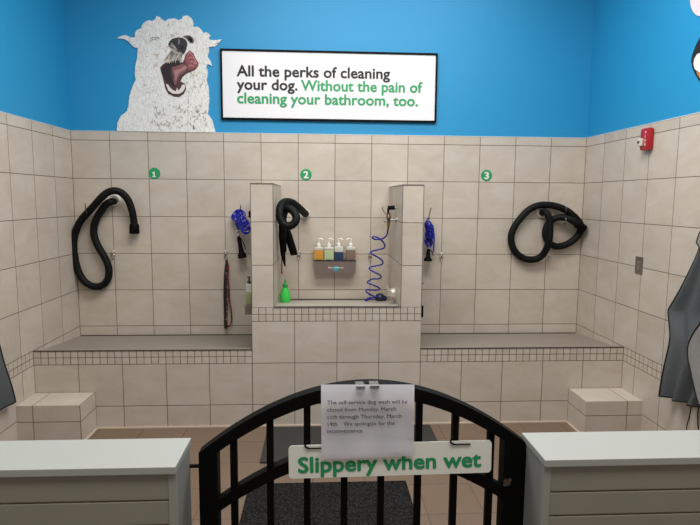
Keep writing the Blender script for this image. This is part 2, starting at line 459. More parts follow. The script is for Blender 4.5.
def flat(name, poly, y0, y1, m, parent=t):
    pts = []
    for u, v in poly:
        p = DC(u, v, 0); pts.append(Vector((p.x, y0, max(p.z, zb))))
    bm = nb(); prism(bm, pts, (0, y1-y0, 0)); return obj(name, bm, m, parent)
flat('fur', fringe(dog), .0035, -.006, M_FUR)
# curly strands of the coat: printed strokes
def stroke(bm, pts, w, y, y1):
    pts = smooth_path([Vector((u, v, 0)) for u, v in pts], 4); n = len(pts); L = []; R = []
    for i, p in enumerate(pts):
        d = (pts[min(i+1, n-1)]-pts[max(i-1, 0)]); d.normalize(); s = Vector((-d.y, d.x, 0))*w*(.25+math.sin(math.pi*(i+.3)/(n))*.75)
        L.append(p+s); R.append(p-s)
    for i in range(n-1):
        q = []
        for a in (L[i], L[i+1], R[i+1], R[i]):
            w_ = DC(a.x, a.y, 0); q.append(bm.verts.new((w_.x, y, max(w_.z, zb))))
        bm.faces.new(q)
def inside(p, poly):
    c = False; x, y = p
    for (x0, y0), (x1, y1) in zip(poly, poly[1:]+poly[:1]):
        if (y0 > y) != (y1 > y) and x < (x1-x0)*(y-y0)/(y1-y0)+x0: c = not c
    return c
KK = lambda pts: [(155.6+u*.5924, 77.8+v*.5924) for u, v in pts]
mouth = KK([(68, 282), (84, 262), (110, 246), (140, 236), (170, 222), (190, 212), (206, 240), (216, 250), (226, 225), (235, 195), (260, 168), (286, 186), (300, 218), (320, 250), (318, 272), (298, 296),
         (268, 310), (240, 322), (214, 345), (202, 372), (232, 386), (240, 420), (226, 452), (195, 474), (160, 472), (122, 452), (103, 420), (97, 392), (85, 342), (74, 305)])
bmd, bml, bmt, bmc = nb(), nb(), nb(), nb()
for i in range(520):
    u, v = random.uniform(60, 385), random.uniform(60, 488)
    if v > 300 and u < 150+random.uniform(-25, 10): continue
    ln = random.uniform(10, 26) if v > 260 else random.uniform(6, 15)
    cu, cv = 250, 200
    base = math.atan2(v-cv, u-cu) if v < 300 else math.pi/2+random.uniform(-.7, .7)
    cur = random.uniform(-.09, .09) if v > 280 else random.uniform(-.03, .03)
    pts = []; a = base+random.uniform(-.4, .4); x, y = u, v
    for k in range(5):
        pts.append((x, y)); x += math.cos(a)*ln/4; y += math.sin(a)*ln/4; a += cur*ln/2
    if not all(inside(q, dog) and not inside(q, mouth) and q[1] < 490 for q in pts): continue
    r = random.random(); dens = 1 if v > 240 else .55
    if r < .30*dens: stroke(bmd, pts, random.uniform(.7, 1.3)*(1.25 if v > 300 else .8), -.0066, 0)
    elif r < .65*dens+.1: stroke(bml, pts, random.uniform(.8, 1.8), -.0070, 0)
    elif v > 170 and r < .8: stroke(bmt, pts, random.uniform(.5, 1.0), -.0068, 0)
for i in range(60):               # tan wisps of the muzzle and under the nose
    u, v = random.uniform(172, 262), random.uniform(150, 300)
    if (u-215)**2/45**2+(v-215)**2/75**2 > 1: continue
    a = math.atan2(v-150, u-262)+random.uniform(-.3, .3); ln = random.uniform(10, 20)
    pts = [(u+math.cos(a)*ln*k/4+math.sin(k)*1.2, v+math.sin(a)*ln*k/4) for k in range(5)]
    if all(inside(q, dog) and not inside(q, mouth) for q in pts): stroke(bmt if i % 3 else bml, pts, random.uniform(.8, 1.5), -.0071, 0)
for i in range(60):                # shaded wisps round the eyes and along the lip
    if i < 26: u, v = random.choice([(165, 126), (312, 132), (255, 118)]); u += random.uniform(-26, 26); v += random.uniform(-12, 12)
    else: u, v = random.uniform(296, 350), random.uniform(250, 340)
    a = random.uniform(.6, 2.4); ln = random.uniform(6, 13)
    pts = [(u+math.cos(a)*ln*k/4, v+math.sin(a)*ln*k/4+math.sin(k)) for k in range(5)]
    if all(inside(q, dog) and not inside(q, mouth) for q in pts): stroke(bmd, pts, random.uniform(.6, 1.2), -.0072, 0)
for i in range(90):                # broad shaded curls on the chest
    u, v = random.uniform(165, 385), random.uniform(380, 480)
    a = random.uniform(.9, 2.2); ln = random.uniform(12, 24); sg = random.choice((-1, 1)); pts = []; x, y = u, v
    for k in range(5): pts.append((x, y)); x += math.cos(a)*ln/4; y += math.sin(a)*ln/4; a += sg*.45
    if all(inside(q, dog) and q[1] < 492 for q in pts): stroke(bmc if i % 2 else bml, pts, random.uniform(1.2, 2.4), -.00715-.0001*(i % 2), 0)
obj('chest_curls', bmc, mat('fur_shade', (166, 159, 150), .7), t)
for v in [(300, 340, 300, 430)]:
    stroke(bmd, [(303, 335), (306, 370), (303, 400), (305, 432)], 1.2, -.0066, 0)
stroke(bmd, [(135, 352), (142, 342), (152, 340), (158, 346)], 1.0, -.0066, 0)
obj('dark_fur_strokes', bmd, mat('fur_dark', (150, 143, 134), .7), t); obj('light_fur_strokes', bml, mat('fur_light', (232, 230, 226), .7), t)
obj('tan_fur_strokes', bmt, mat('fur_tan', (186, 166, 140), .7), t)
mo = flat('mouth', mouth, -.0074, -.0088, mat('mouth_dark', (74, 44, 44), .5, var=.4, scale=40))
flat('throat', KK([(74, 296), (98, 262), (140, 242), (190, 230), (208, 252), (192, 266), (152, 272), (136, 296), (142, 345), (162, 384), (176, 412), (150, 400), (116, 378), (94, 350)]), -.009, -.0096, mat('throat', (36, 20, 20), .5, var=.4, scale=50), mo)
flat('palate', KK([(146, 282), (190, 266), (215, 257), (236, 262), (250, 286), (225, 314), (200, 330), (185, 356), (172, 392), (163, 396), (155, 366), (158, 338), (148, 308)]), -.009, -.0098, mat('palate', (124, 78, 78), .5, var=.35, scale=60), mo)
flat('palate_light', KK([(160, 300), (200, 290), (226, 272), (240, 270), (240, 288), (214, 304), (190, 318), (178, 345), (170, 372), (166, 340)]), -.0099, -.0103, mat('palate_light', (168, 120, 120), .5, var=.3, scale=70), mo)
flat('tongue', KK([(236, 202), (260, 170), (285, 188), (300, 222), (318, 252), (316, 272), (292, 290), (262, 300), (246, 286), (250, 268), (236, 250), (226, 230)]), -.009, -.0100, mat('tongue_pink', (138, 72, 76), .45, var=.35, scale=50), mo)
bmh = nb()
for pts in ([(248, 200), (262, 182), (280, 200)], [(254, 226), (268, 214), (290, 222)], [(262, 252), (276, 240), (302, 250)], [(250, 276), (268, 266), (292, 276)], [(280, 196), (296, 228), (312, 256)], [(286, 262), (296, 252), (310, 262)]):
    stroke(bmh, KK(pts), 1.6, -.0104, 0)
obj('tongue_sheen', bmh, mat('tongue_light', (196, 138, 138), .4), mo)
flat('teeth', KK([(106, 390), (120, 392), (134, 412), (152, 430), (172, 436), (180, 412), (188, 434), (204, 414), (212, 396), (230, 390), (233, 414), (218, 440), (190, 454), (150, 452), (122, 432)]), -.009, -.0101, mat('teeth', (222, 212, 208), .4), mo)
no = flat('nose', KK([(122, 128), (132, 108), (150, 92), (182, 84), (216, 87), (240, 102), (248, 128), (240, 162), (226, 190), (210, 200), (192, 186), (172, 172), (150, 160), (132, 146)]), -.0082, -.0105, mat('nose_black', (46, 42, 44), .4, var=.5, scale=40))
flat('nostril', KK([(196, 140), (214, 134), (226, 146), (218, 164), (200, 162)]), -.0106, -.0110, mat('nostril', (14, 12, 14), .5), no)
flat('nostril', KK([(146, 124), (160, 120), (170, 132), (160, 144), (146, 140)]), -.0106, -.0110, mat('nostril_left', (14, 12, 14), .5), no)
bmw = nb()
for k in range(34):                # pale whiskers hanging over the upper lip
    t_ = k/33; a0 = (150+t_*66, 158+t_*34+random.uniform(-6, 6)); a1 = (84+t_*128+random.uniform(-8, 8), 250-t_*8+random.uniform(-14, 10))
    mid = ((a0[0]+a1[0])/2+random.uniform(-5, 5), (a0[1]+a1[1])/2-6)
    stroke(bmw, KK([a0, mid, a1]), random.uniform(.7, 1.6), -.0113, 0)
for k in range(10):
    a0 = (126+random.uniform(-4, 30), 118+random.uniform(0, 30)); stroke(bmw, KK([a0, (a0[0]+16, a0[1]+14), (a0[0]+34, a0[1]+34)]), .5, -.0113, 0)
stroke(bmw, KK([(192, 92), (193, 110), (191, 130)]), 1.0, -.0113, 0)
obj('whiskers', bmw, mat('whisker_pale', (214, 206, 192), .7, var=.15, scale=90), t)
ey = flat('eye', KK([(218, 76), (240, 70), (262, 70), (282, 84), (291, 104), (284, 122), (268, 122), (252, 106), (240, 90)]), -.0075, -.0084, mat('eye_rim', (84, 74, 70), .5, var=.3, scale=80))
flat('pupil', KK([(250, 82), (264, 80), (278, 94), (280, 112), (270, 116), (256, 100)]), -.0086, -.009, mat('pupil', (22, 20, 22), .2), ey)
bme = nb()
for pts, w in (([(0, 96), (16, 86), (34, 84)], 1.6), ([(38, 82), (54, 82), (66, 96)], 1.4), ([(8, 104), (30, 96), (52, 94)], 1.0), ([(44, 70), (38, 84), (40, 100)], 1.0)): stroke(bme, KK(pts), w, -.0078, 0)
obj('closed_eye', bme, mat('closed_eye', (120, 112, 108), .6), t)

# --- numbered discs
for n, (px, py, cb) in enumerate([(154.5, 173.5, 'the left bay'), (306, 174.7, 'the middle bay'), (486.5, 175.5, 'the right bay')]):
    c = onY(px, py, 0); bm = nb(); r = .047
    lathe(bm, c, [(r, 0), (r, .0025)], (0, -1, 0), 36)
    th = thing('number_disc', c, 'round green disc with the white number %d marking %s' % (n+1, cb), 'number sign', 'numbered bay discs')
    obj('disc', bm, M_GREEN, th)
    w = (.022, .036, .036)[n]
    bm = text_bm(str(n+1), c+Vector((-w/2-(.003 if n == 0 else 0), -.0027, -.0275)), (1, 0, 0), (0, 0, 1), w, .055, .04)
    obj('numeral', bm, M_WHITE, th)

# --- right wall graphics (mostly outside the frame)
RX = W+.004
def rflat(name, poly, d0, d1, m, parent=None):
    bm = nb(); pts = []
    for p in poly:
        q = onX(p[0], p[1], W); pts.append(Vector((RX-d0, q.y, q.z)))
    prism(bm, pts, (-(d1-d0), 0, 0)); return obj(name, bm, m, parent)
c = onX(703.5, -8, W); bm = nb()
lathe(bm, (RX, c.y-.05, c.z+.02), [(.165, 0), (.165, .008)], (-1, 0, 0), 40)
tag(obj('round_decal', bm, mat('pale_pink', (226, 205, 214), .6)), 'round pale pink picture high on the blue right wall', 'wall picture')
c = onX(700, 60, W)
t = thing('pet_cutout', (RX, c.y, c.z-.12), 'flat printed picture of a black and white pet at the right edge', 'wall picture')
rflat('fur', [(700, 38), (696, 46), (693, 54), (691.5, 61), (693, 68), (695.5, 74), (700, 81), (712, 92), (730, 96), (744, 78), (748, 56), (738, 34), (730, 44), (716, 42), (706, 30)], 0, .008, M_PRINTBLK, t)
rflat('white_patch', [(698, 54), (695, 59), (694.3, 64), (695.5, 69), (698, 71), (703, 74), (716, 78), (722, 60), (714, 50), (704, 52)], .0085, .0095, M_WHITE, t)
rflat('tan_patch', [(697, 71.5), (698.5, 75), (702, 80), (710, 88), (722, 86), (716, 78), (703, 74)], .0085, .0097, mat('tan_print', (196, 120, 62), .6), t)

# ================================================================== HOSES
def hose(path, label, r=.033, port=None, port_r=.05, nozzle=None, name='dryer_hose'):
    P = resample(smooth_path(path, 10), .0045)
    c = port if port is not None else Vector(path[0])
    t = thing(name, (c.x, 0, c.z), label, 'dryer hose', 'black dryer hoses on the back wall')
    bm = nb(); tube(bm, P, lambda i: r*(1+.022*(1 if (i % 2) else -1)), 14); obj('hose', bm, M_BLACK, t, smooth=True)
    if port is not None:
        bm = nb(); lathe(bm, (c.x, 0, c.z), [(port_r, 0), (port_r, .012), (port_r*.92, .02), (port_r*.72, .022), (port_r*.70, .012), (0.001, .012)], (0, -1, 0), 28)
        obj('wall_port', bm, M_WHITE, t, smooth=True)
    if nozzle:
        a, b, r0, r1 = nozzle; a = Vector(a); b = Vector(b); bm = nb()
        lathe(bm, a, [(r0*.9, -.01), (r0, 0), (r1, (b-a).length-.004), (r1*.9, (b-a).length), (r1*.55, (b-a).length-.002)], b-a, 20)
        obj('nozzle', bm, M_BLKMETAL, t, smooth=True)
    return t
def q1(u, v, y): return onY(60+u/4.378, 180+v/4.378, y)
P = [(236, 92, -.03), (222, 96, -.075), (200, 108, -.075), (178, 138, -.06), (160, 170, -.055), (149, 205, -.05), (150, 245, -.05), (166, 288, -.05), (192, 332, -.05), (211, 375, -.05), (214, 415, -.05), (203, 445, -.05),
     (178, 464, -.05), (145, 465, -.05), (112, 448, -.05), (86, 412, -.05), (70, 365, -.05), (61, 310, -.05), (61, 262, -.05), (70, 222, -.06), (90, 180, -.075), (118, 146, -.09), (150, 112, -.12), (180, 78, -.14), (208, 55, -.13), (240, 47, -.12), (272, 58, -.1),
     (298, 88, -.08), (314, 130, -.07), (322, 170, -.06), (326, 205, -.055)]
hose([q1(*p) for p in P], 'black dryer hose in the left bay hanging in one tall loop with its end down', .0285, q1(238, 88, 0), .052,
     (q1(325.5, 198, -.056), q1(326, 235, -.056), .037, .04))
def q3(u, v, y): return onY(500+u/5.83, 190+v/5.83, y)
P = [(246, 132, -.03), (262, 128, -.09), (280, 148, -.115), (290, 190, -.12), (291, 240, -.12), (287, 290, -.12), (272, 340, -.10), (245, 382, -.07), (210, 402, -.05), (165, 405, -.05), (122, 390, -.05), (88, 358, -.05), (68, 312, -.05),
     (66, 262, -.05), (86, 212, -.05), (122, 162, -.05), (168, 116, -.05), (225, 90, -.05), (290, 88, -.05), (350, 102, -.06), (400, 128, -.07), (440, 162, -.07), (468, 198, -.06),
     (470, 232, -.05), (452, 268, -.05), (418, 300, -.05), (375, 322, -.05), (330, 329, -.05), (292, 314, -.05), (270, 282, -.05), (264, 245, -.05), (278, 202, -.05), (308, 172, -.05), (345, 160, -.07), (385, 163, -.1), (425, 180, -.12), (462, 206, -.12)]
hose([q3(*p) for p in P], 'black dryer hose in the right bay coiled in a big loop and a small loop', .0285, q3(246, 130, 0), .05,
     (q3(452, 200, -.12), q3(496, 228, -.12), .034, .03))
def q2(u, v, y): return onY(225+u/5.833, 170+v/5.833, y)
def q22(u, v, y): return onY(210+u/5.833, 240+v/5.833, y)
P = [(470, 256, -.03), (452, 240, -.16), (425, 216, -.28), (392, 192, -.36), (356, 186, -.42), (330, 202, -.47), (320, 238, -.52), (322, 280, -.54), (342, 315, -.55), (376, 326, -.56), (406, 308, -.56), (416, 276, -.55), (400, 244, -.53), (374, 226, -.50),
     (350, 236, -.47), (338, 275, -.44), (336, 330, -.42), (336, 395, -.40)]
t2 = hose([q2(*p) for p in P], 'black dryer hose in the middle bay knotted in a small loop against the left partition', .0295, q2(464, 258, 0), .042,
     (q2(336, 385, -.40), q2(341, 478, -.39), .031, .024))
bm = nb(); tube(bm, smooth_path([q2(350, 325, -.36), q2(368, 375, -.35), q2(384, 430, -.35), q2(398, 475, -.35), q2(401, 496, -.35)], 6), lambda i: .025+.005*math.sin(i/24*3.14), 14)
obj('dryer_wand', bm, M_BLKMETAL, t2, smooth=True)
bm = nb(); tube(bm, [q22(424, 55, -.39), q22(427, 90, -.39), q22(438, 155, -.39)], lambda i: (.022, .017, .005)[i], 10)
obj('crevice_tip', bm, M_BLKMETAL, t2, smooth=True)
bm = nb(); tube(bm, smooth_path([q22(418, 60, -.36), q22(419, 120, -.36), q22(418, 190, -.36)], 4), .004, 8)
tube(bm, [q22(418, 186, -.36), q22(420, 196, -.36)], .007, 8, 1)
o = obj('thin_cord', bm, [M_BLACK, M_RED]); tag(o, 'thin black cord with a red tip hanging below the knotted dryer hose', 'cord')

# wall hooks for the hoses: thin bent metal rods
def hook(pts, label, r=.004, m=M_BLKMETAL, plate=True):
    bm = nb(); tube(bm, smooth_path(pts, 6), r, 8)
    c = Vector(pts[0]); t = thing('hose_hook', (c.x, 0, c.z), label, 'hook', 'thin metal hose hooks')
    obj('rod', bm, m, t, smooth=True)
    e = Vector(pts[-1])
    bm = nb(); lathe(bm, (e.x, 0, e.z), [(.009, 0), (.009, .004), (.005, .006)], (0, -1, 0), 14); obj('plate', bm, M_STEEL, t)
    bm = nb(); lathe(bm, pts[0], [(.001, -.006), (.006, -.003), (.006, .003), (.001, .006)], (0, -1, 0), 10); obj('tip', bm, M_STEEL, t)
M_HK = mat('hook_metal', (105, 90, 78), .35, .8)
hook([q1(109, 104, -.14), q1(112, 122, -.14), q1(117, 145, -.13), q1(119, 160, -.06), q1(120, 163, -.005)], 'thin hook holding the loop of the left bay dryer hose', m=M_HK)
hook([q3(388, 98, -.14), q3(384, 118, -.14), q3(380, 140, -.1), q3(379, 150, -.005)], 'thin upper hook holding the right bay dryer hose', m=M_HK)
hook([q3(384, 168, -.15), q3(386, 190, -.15), q3(380, 200, -.12), q3(376, 196, -.005)], 'thin lower hook inside the right bay dryer hose', m=M_STEEL)

# tether rings: round plate, eye and hanging ring
M_SATIN = mat('satin_chrome', (215, 208, 198), .3, .6)
def ring(px, py, label):
    c = onY(px, py, 0)
    t = thing('tether_ring', c, label, 'ring hook', 'chrome tether rings on the back wall')
    bm = nb(); lathe(bm, (c.x, 0, c.z+.004), [(.017, 0), (.017, .004), (.010, .010), (.008, .018), (.010, .022), (.004, .024)], (0, -1, 0), 18); obj('plate', bm, M_SATIN, t, smooth=True)
    bm = nb(); P = []
    for k in range(25):
        a = 2*math.pi*k/24; P.append((c.x+.013*math.sin(a), -.018, c.z-.03+.017*math.cos(a)))
    tube(bm, P, .0035, 8, cap=False); obj('ring', bm, M_CHROME, t, smooth=True)
    return t
for px, py, lab in ((113.5, 252.3, 'small chrome ring hook under the left bay dryer hose'), (226, 252.3, 'small chrome ring hook holding the leashes in the left bay'),
                    (298.8, 252.7, 'small chrome ring hook left of the soap rack'), (370, 253.7, 'small chrome ring hook behind the stretched blue hose'),
                    (441, 254.3, 'small chrome ring hook right of the blue hose bundle in the right bay'), (548, 255.2, 'small chrome ring hook under the right bay dryer hose')):
    ring(px, py, lab)

# ================================================================== BLUE COILED HOSES
def helix(axis_pts, r, pitch, wire=.0055, step=.006, rmul=lambda t: 1):
    A = resample(smooth_path(axis_pts, 8), .002); n = len(A); L = (n-1)*.002; turns = L/pitch
    N = int(turns*22); out = []; up = Vector((0, 1, 0))
    for k in range(N+1):
        t = k/N; i = min(int(t*(n-1)), n-2); d = (A[min(i+4, n-1)]-A[max(i-4, 0)]).normalized()
        u = (up-d*up.dot(d)).normalized(); v = d.cross(u); a = 2*math.pi*turns*t
        out.append(A[i].lerp(A[i+1], t*(n-1)-i)+(u*math.cos(a)+v*math.sin(a))*r*rmul(t))
    return out
def loops(centers, normal, r, pitch, squash=1.):
    """a slack coil whose turns all face the same way while their centre wanders"""
    C = resample(smooth_path(centers, 8), .002); n = len(C); turns = (n-1)*.002/pitch
    nn = Vector(normal).normalized(); u = (Vector((0, 0, 1))-nn*nn.z).normalized(); v = nn.cross(u)
    N = int(turns*22); out = []
    for k in range(N+1):
        f = k/N*(n-1); i = min(int(f), n-2); a = 2*math.pi*turns*k/N
        rr = r*(1+.10*math.sin(a*.37+1)); tw = .25*math.sin(a*.21)
        out.append(C[i].lerp(C[i+1], f-i)+u*(math.cos(a)*rr*squash)+v*(math.sin(a)*rr)+nn*(tw*rr*math.sin(a)))
    return out
def sprayer(t, top, bot, m=M_BLKMETAL, flip=1):
    top = Vector(top); bot = Vector(bot); d = bot-top; L = d.length; bm = nb()
    lathe(bm, top, [(.010, 0), (.012, .01), (.016, L*.2), (.017, L*.5), (.022, L*.75), (.034, L*.86), (.036, L), (.03, L+.003), (.001, L+.001)], d, 18)
    s = obj('spray_head', bm, m, t, smooth=True)
    bm = nb(); lathe(bm, top, [(.009, -.05), (.013, -.045), (.013, -.02), (.009, -.015), (.012, -.008), (.012, .006)], d, 14); obj('connector', bm, M_CHROME, t, smooth=True)
    bm = nb(); tube(bm, smooth_path([top+d*.12+Vector((.014, 0, 0)), top+d*.3+Vector((.03*flip, -.01, 0)), top+d*.6+Vector((.042*flip, -.01, 0))], 4), .004, 8)
    obj('trigger', bm, M_BLKMETAL, s, smooth=True)
g = 'blue coiled spray hoses'
def qa(u, v, y): return onY(215+u/8.76, 195+v/8.75, y)
c = onY(241, 220)
t = thing('coil_hose', (c.x, 0, c.z-.2), 'bundled blue coiled hose with black sprayer hanging in the left bay, left of the pillar', 'spray hose', g)
bm = nb(); tube(bm, loops([qa(175, 190, -.06), qa(188, 168, -.07), qa(215, 160, -.08), qa(232, 175, -.085)], (-.45, -.8, .35), .030, .0072), .0052, 7)
tube(bm, loops([qa(205, 190, -.10), qa(208, 235, -.105), qa(215, 268, -.11)], (-.5, -.75, .3), .030, .0085), .0052, 7)
tube(bm, loops([qa(235, 215, -.12), qa(252, 245, -.125), qa(264, 280, -.13), qa(268, 312, -.13)], (.35, -.85, .45), .038, .0135), .0056, 7)
obj('coil', bm, M_BLUEH, t, smooth=True)
sprayer(t, qa(205, 355, -.07), qa(240, 548, -.07))
hook([qa(224, 88, -.13), qa(223, 110, -.13), qa(222, 130, -.08), qa(222, 140, -.005)], 'thin hook holding the blue hose bundle in the left bay', m=M_HK)
def qb(u, v, y): return onY(415+u/7, 195+v/7, y)
c = onY(428, 232)
t = thing('coil_hose', (c.x, 0, c.z-.2), 'bundled blue coiled hose with black sprayer in the right bay, just right of the pillar', 'spray hose', g)
bm = nb(); tube(bm, loops([qb(100, 205, -.06), qb(104, 250, -.07), qb(98, 300, -.07), qb(92, 340, -.07)], (.5, -.8, .3), .034, .0105, 1.15), .0054, 7)
tube(bm, loops([qb(92, 215, -.11), qb(104, 270, -.115), qb(96, 330, -.11)], (-.6, -.7, -.35), .028, .013, 1.3), .0054, 7)
tube(bm, smooth_path([qb(128, 230, -.09), qb(134, 290, -.09), qb(132, 350, -.09), qb(130, 402, -.09)], 5), .006, 7)
obj('coil', bm, M_BLUEH, t, smooth=True)
sprayer(t, qb(94, 372, -.08), qb(90, 460, -.08))
hook([qb(112, 88, -.13), qb(106, 115, -.13), qb(98, 150, -.1), qb(96, 160, -.005)], 'thin hook holding the blue hose bundle in the right bay', m=M_HK)

# bay 2: valve on the right partition with the stretched hose
def qc(u, v, y): return onY(340+u/5.833, 170+v/5.833, y)
def qd(u, v, y): return onY(340+u/5.833, 240+v/5.833, y)
yv = -.42
a = qc(283, 290, yv); xv = a.x
t = thing('coil_hose', (xv, yv, .82), 'blue coiled hose stretched down in the middle bay with its spray head on the ledge', 'spray hose', g)
axis = [qc(278, 350, yv), qc(268, 380, yv), qc(236, 400, yv), qc(232, 430, yv)]
zz = [(278, 350, 0), (276, 372, .0), (262, 392, .02), (236, 404, .03), (205, 404, .03), (189, 397, .0), (196, 388, -.03), (222, 396, -.03), (250, 418, -.02), (262, 442, .0), (250, 458, .03), (215, 466, .03), (182, 476, .0), (178, 484, -.03), (205, 500, -.03),
      (238, 520, -.02), (250, 540, 0), (236, 554, .03), (200, 560, .03), (172, 570, .0), (176, 582, -.03), (205, 598, -.03), (232, 612, -.02), (240, 626, .0), (225, 634, .03), (190, 636, .03), (162, 650, .0), (164, 660, -.03), (195, 672, -.03),
      (222, 684, -.01), (232, 694, 0), (215, 700, .03), (178, 700, .03), (156, 706, .0), (152, 716, -.03), (170, 732, -.03), (196, 744, -.01), (205, 752, 0), (180, 752, .02), (158, 760, .0), (148, 772, -.02), (166, 764, -.03), (200, 748, -.03), (225, 745, -.02), (245, 748, 0)]
zz = [(u, v if v < 420 else v+(1*(v-420)*.0), y) for u, v, y in zz]
bm = nb(); tube(bm, smooth_path([qc(u, v-8*(v > 700), yv+y+.26*min(1, (v-350)/400)) for u, v, y in zz], 6), .0062, 8); obj('coil', bm, M_BLUEH, t, smooth=True)
bm = nb(); lathe(bm, qd(205, 332, -.16), [(.012, 0), (.028, .012), (.036, .03), (.036, .055), (.024, .07), (.014, .10)], (1, -.15, -.12), 18); obj('spray_head', bm, mat('navy_plastic', (26, 30, 70), .35), t, smooth=True)
t = thing('shower_valve', (2.576, yv, 1.45), 'black and brass shower valve mounted on the inside of the right pillar', 'valve')
bm = nb(); a = qc(284, 250, yv); b = qc(284, 305, yv)
tube(bm, [a, a.lerp(b, .3), a.lerp(b, .35), a.lerp(b, .7), a.lerp(b, .75), b], lambda i: (.013, .013, .017, .017, .012, .012)[i], 12); obj('body', bm, M_HK, t, smooth=True)
bm = nb(); a2 = qc(280, 255, yv); k1 = qc(282, 220, yv); k2 = qc(318, 220, yv)
tube(bm, [a2+Vector((0, 0, 0)), k1+Vector((0, 0, -.004))], .008, 10); tube(bm, [k1-Vector((.004, 0, 0)), k2], lambda i: (.014, .018)[i], 14); obj('knob', bm, M_BLKMETAL, t, smooth=True)
bm = nb(); tube(bm, [k2, Vector((2.576, yv, k2.z))], .009, 10); obj('pipe', bm, M_CHROME, t, smooth=True)
bm = nb(); tube(bm, [qc(284, 290, yv), Vector((2.576, yv, qc(284, 290, yv).z))], .009, 10)
lathe(bm, (2.576, yv, qc(284, 290, yv).z), [(.026, 0), (.026, .006)], (-1, 0, 0), 18); obj('pipe', bm, M_CHROME, t, smooth=True)
bm = nb(); tube(bm, [b, qc(281, 335, yv), qc(279, 352, yv)], lambda i: (.011, .009, .007)[i], 10); obj('brass_outlet', bm, M_BRASS, t, smooth=True)
bm = nb(); tube(bm, smooth_path([qc(247, 215, yv), qc(252, 236, yv), qc(266, 255, yv), qc(276, 262, yv)], 5), .003, 7); obj('holder_prong', bm, M_HK, t, smooth=True)
bm = nb(); tube(bm, smooth_path([qc(255, 295, yv), qc(262, 304, yv), qc(276, 304, yv)], 5), .003, 7); obj('holder_prong', bm, M_HK, t, smooth=True)
yt = -.47
k = qd(317, 310, yt)
t = thing('mixer_tap', (2.53, yt, k.z), 'chrome mixer tap low inside the right pillar of the middle bay', 'tap')
bm = nb(); lathe(bm, (2.576, yt, k.z), [(.05, 0), (.052, .006), (.042, .012), (.040, .034), (.032, .042), (.004, .044)], (-1, 0, 0), 28); obj('escutcheon', bm, M_SATIN, t, smooth=True)
bm = nb(); x0 = qd(290, 318, yt).x; lathe(bm, (2.545, yt, k.z), [(.022, 0), (.024, .02), (.024, 2.545-x0-.01), (.028, 2.545-x0), (.028, 2.545-x0+.014), (.02, 2.545-x0+.02)], (-1, 0, 0), 20); obj('body', bm, M_SATIN, t, smooth=True)
bm = nb(); tube(bm, smooth_path([Vector((x0, yt, k.z-.01)), qd(288, 300, yt-.02), qd(280, 284, yt-.03), qd(276, 268, yt-.035)], 5), lambda i: .016-.0005*i, 12); obj('lever', bm, M_SATIN, t, smooth=True)
bm = nb(); lathe(bm, (2.56, yt-.0, k.z-.04), [(.012, 0), (.012, .02), (.015, .024), (.010, .028)], (-1, 0, -.3), 12); obj('outlet', bm, M_SATIN, t, smooth=True)

# ================================================================== SOAP
def B2(u, v, y): return onY(300+u/10, 230+v/10, y)
ry = -.10
a = B2(138, 308, ry); b = B2(556, 428, ry)
t = thing('soap_rack', ((a.x+b.x)/2, -.05, b.z), 'grey brown wall rack holding four pump bottles in the middle bay', 'rack')
bm = nb()
box(bm, a.x, b.x, ry, ry+.004, b.z, a.z); box(bm, a.x, b.x, -.004, 0, b.z, a.z)
box(bm, a.x, a.x+.004, ry+.004, -.004, b.z, a.z); box(bm, b.x-.004, b.x, ry+.004, -.004, b.z, a.z); box(bm, a.x+.004, b.x-.004, ry+.004, -.004, b.z, b.z+.004)
obj('tray', bm, M_RACK, t)
obj('rim', bx(a.x-.001, b.x+.001, ry-.002, ry+.005, a.z-.003, a.z+.006), M_DARK, t)
bm = text_bm('EarthBath', B2(285, 382, ry-.0005), (1, 0, 0), (0, 0, 1), B2(435, 382, ry).x-B2(285, 382, ry).x, .012, .01, .0006); obj('logo_lettering', bm, M_WHITE, t)
cc = B2(360, 380, ry); bm = nb()
bm.verts.ensure_lookup_table(); lathe(bm, (cc.x, ry, cc.z-.004), [(.022, 0), (.022, .0004)], (0, -1, 0), 24); obj('logo_disc', bm, M_TEAL, t)
rack_bottom = b.z+.004
M_AMB = mat('amber_soap', (200, 146, 62), .25, trans=.1); M_LGR = mat('pale_green_soap', (176, 190, 150), .25, trans=.1)
M_NAV = mat('dark_blue_soap', (36, 58, 84), .25); M_BRN = mat('brown_soap', (122, 100, 90), .25)
def pump_bottle(px0, px1, y, zb_, zliq, zsh, ztop, mliq, label, group=None, face=1):
    a = B2(px0, 300, y); b = B2(px1, 300, y); x = (a.x+b.x)/2; r = (b.x-a.x)/2
    t = thing('soap_bottle', (x, y, zb_), label, 'soap bottle', group)
    bm = nb(); rr = r
    box(bm, x-rr, x+rr, y-rr*.8, y+rr*.8, zb_, zliq, bev=.008); obj('filled_body', bm, mliq, t, smooth=True)
    bm = nb(); box(bm, x-rr*.99, x+rr*.99, y-rr*.79, y+rr*.79, zliq-.001, zsh, bev=.010); obj('clear_shoulder', bm, M_CLEAR, t, smooth=True)
    bm = nb(); lathe(bm, (x, y, zsh), [(.017, 0), (.017, .022), (.010, .027), (.006, .03), (.006, ztop-zsh-.012), (.010, ztop-zsh-.010), (.010, ztop-zsh)], (0, 0, 1), 16)
    tube(bm, smooth_path([(x, y, ztop-.006), (x-.02*face, y-.004, ztop-.004), (x-.034*face, y-.006, ztop-.014)], 4), .006, 8)
    obj('pump', bm, M_WHITE, t, smooth=True)
    bm = nb(); z = (zb_+zliq)/2+.008; box(bm, x-rr*.6, x+rr*.6, y-rr*.8-.0008, y-rr*.8+.001, z, z+.006); box(bm, x-rr*.6, x+rr*.35, y-rr*.8-.0008, y-rr*.8+.001, z-.012, z-.008)
    obj('label_print', bm, mat('label_ink', (52, 96, 78), .5), t)
yb = -.052
zr = lambda v: B2(300, v, yb-.03).z
GB = 'pump bottles in the soap rack'
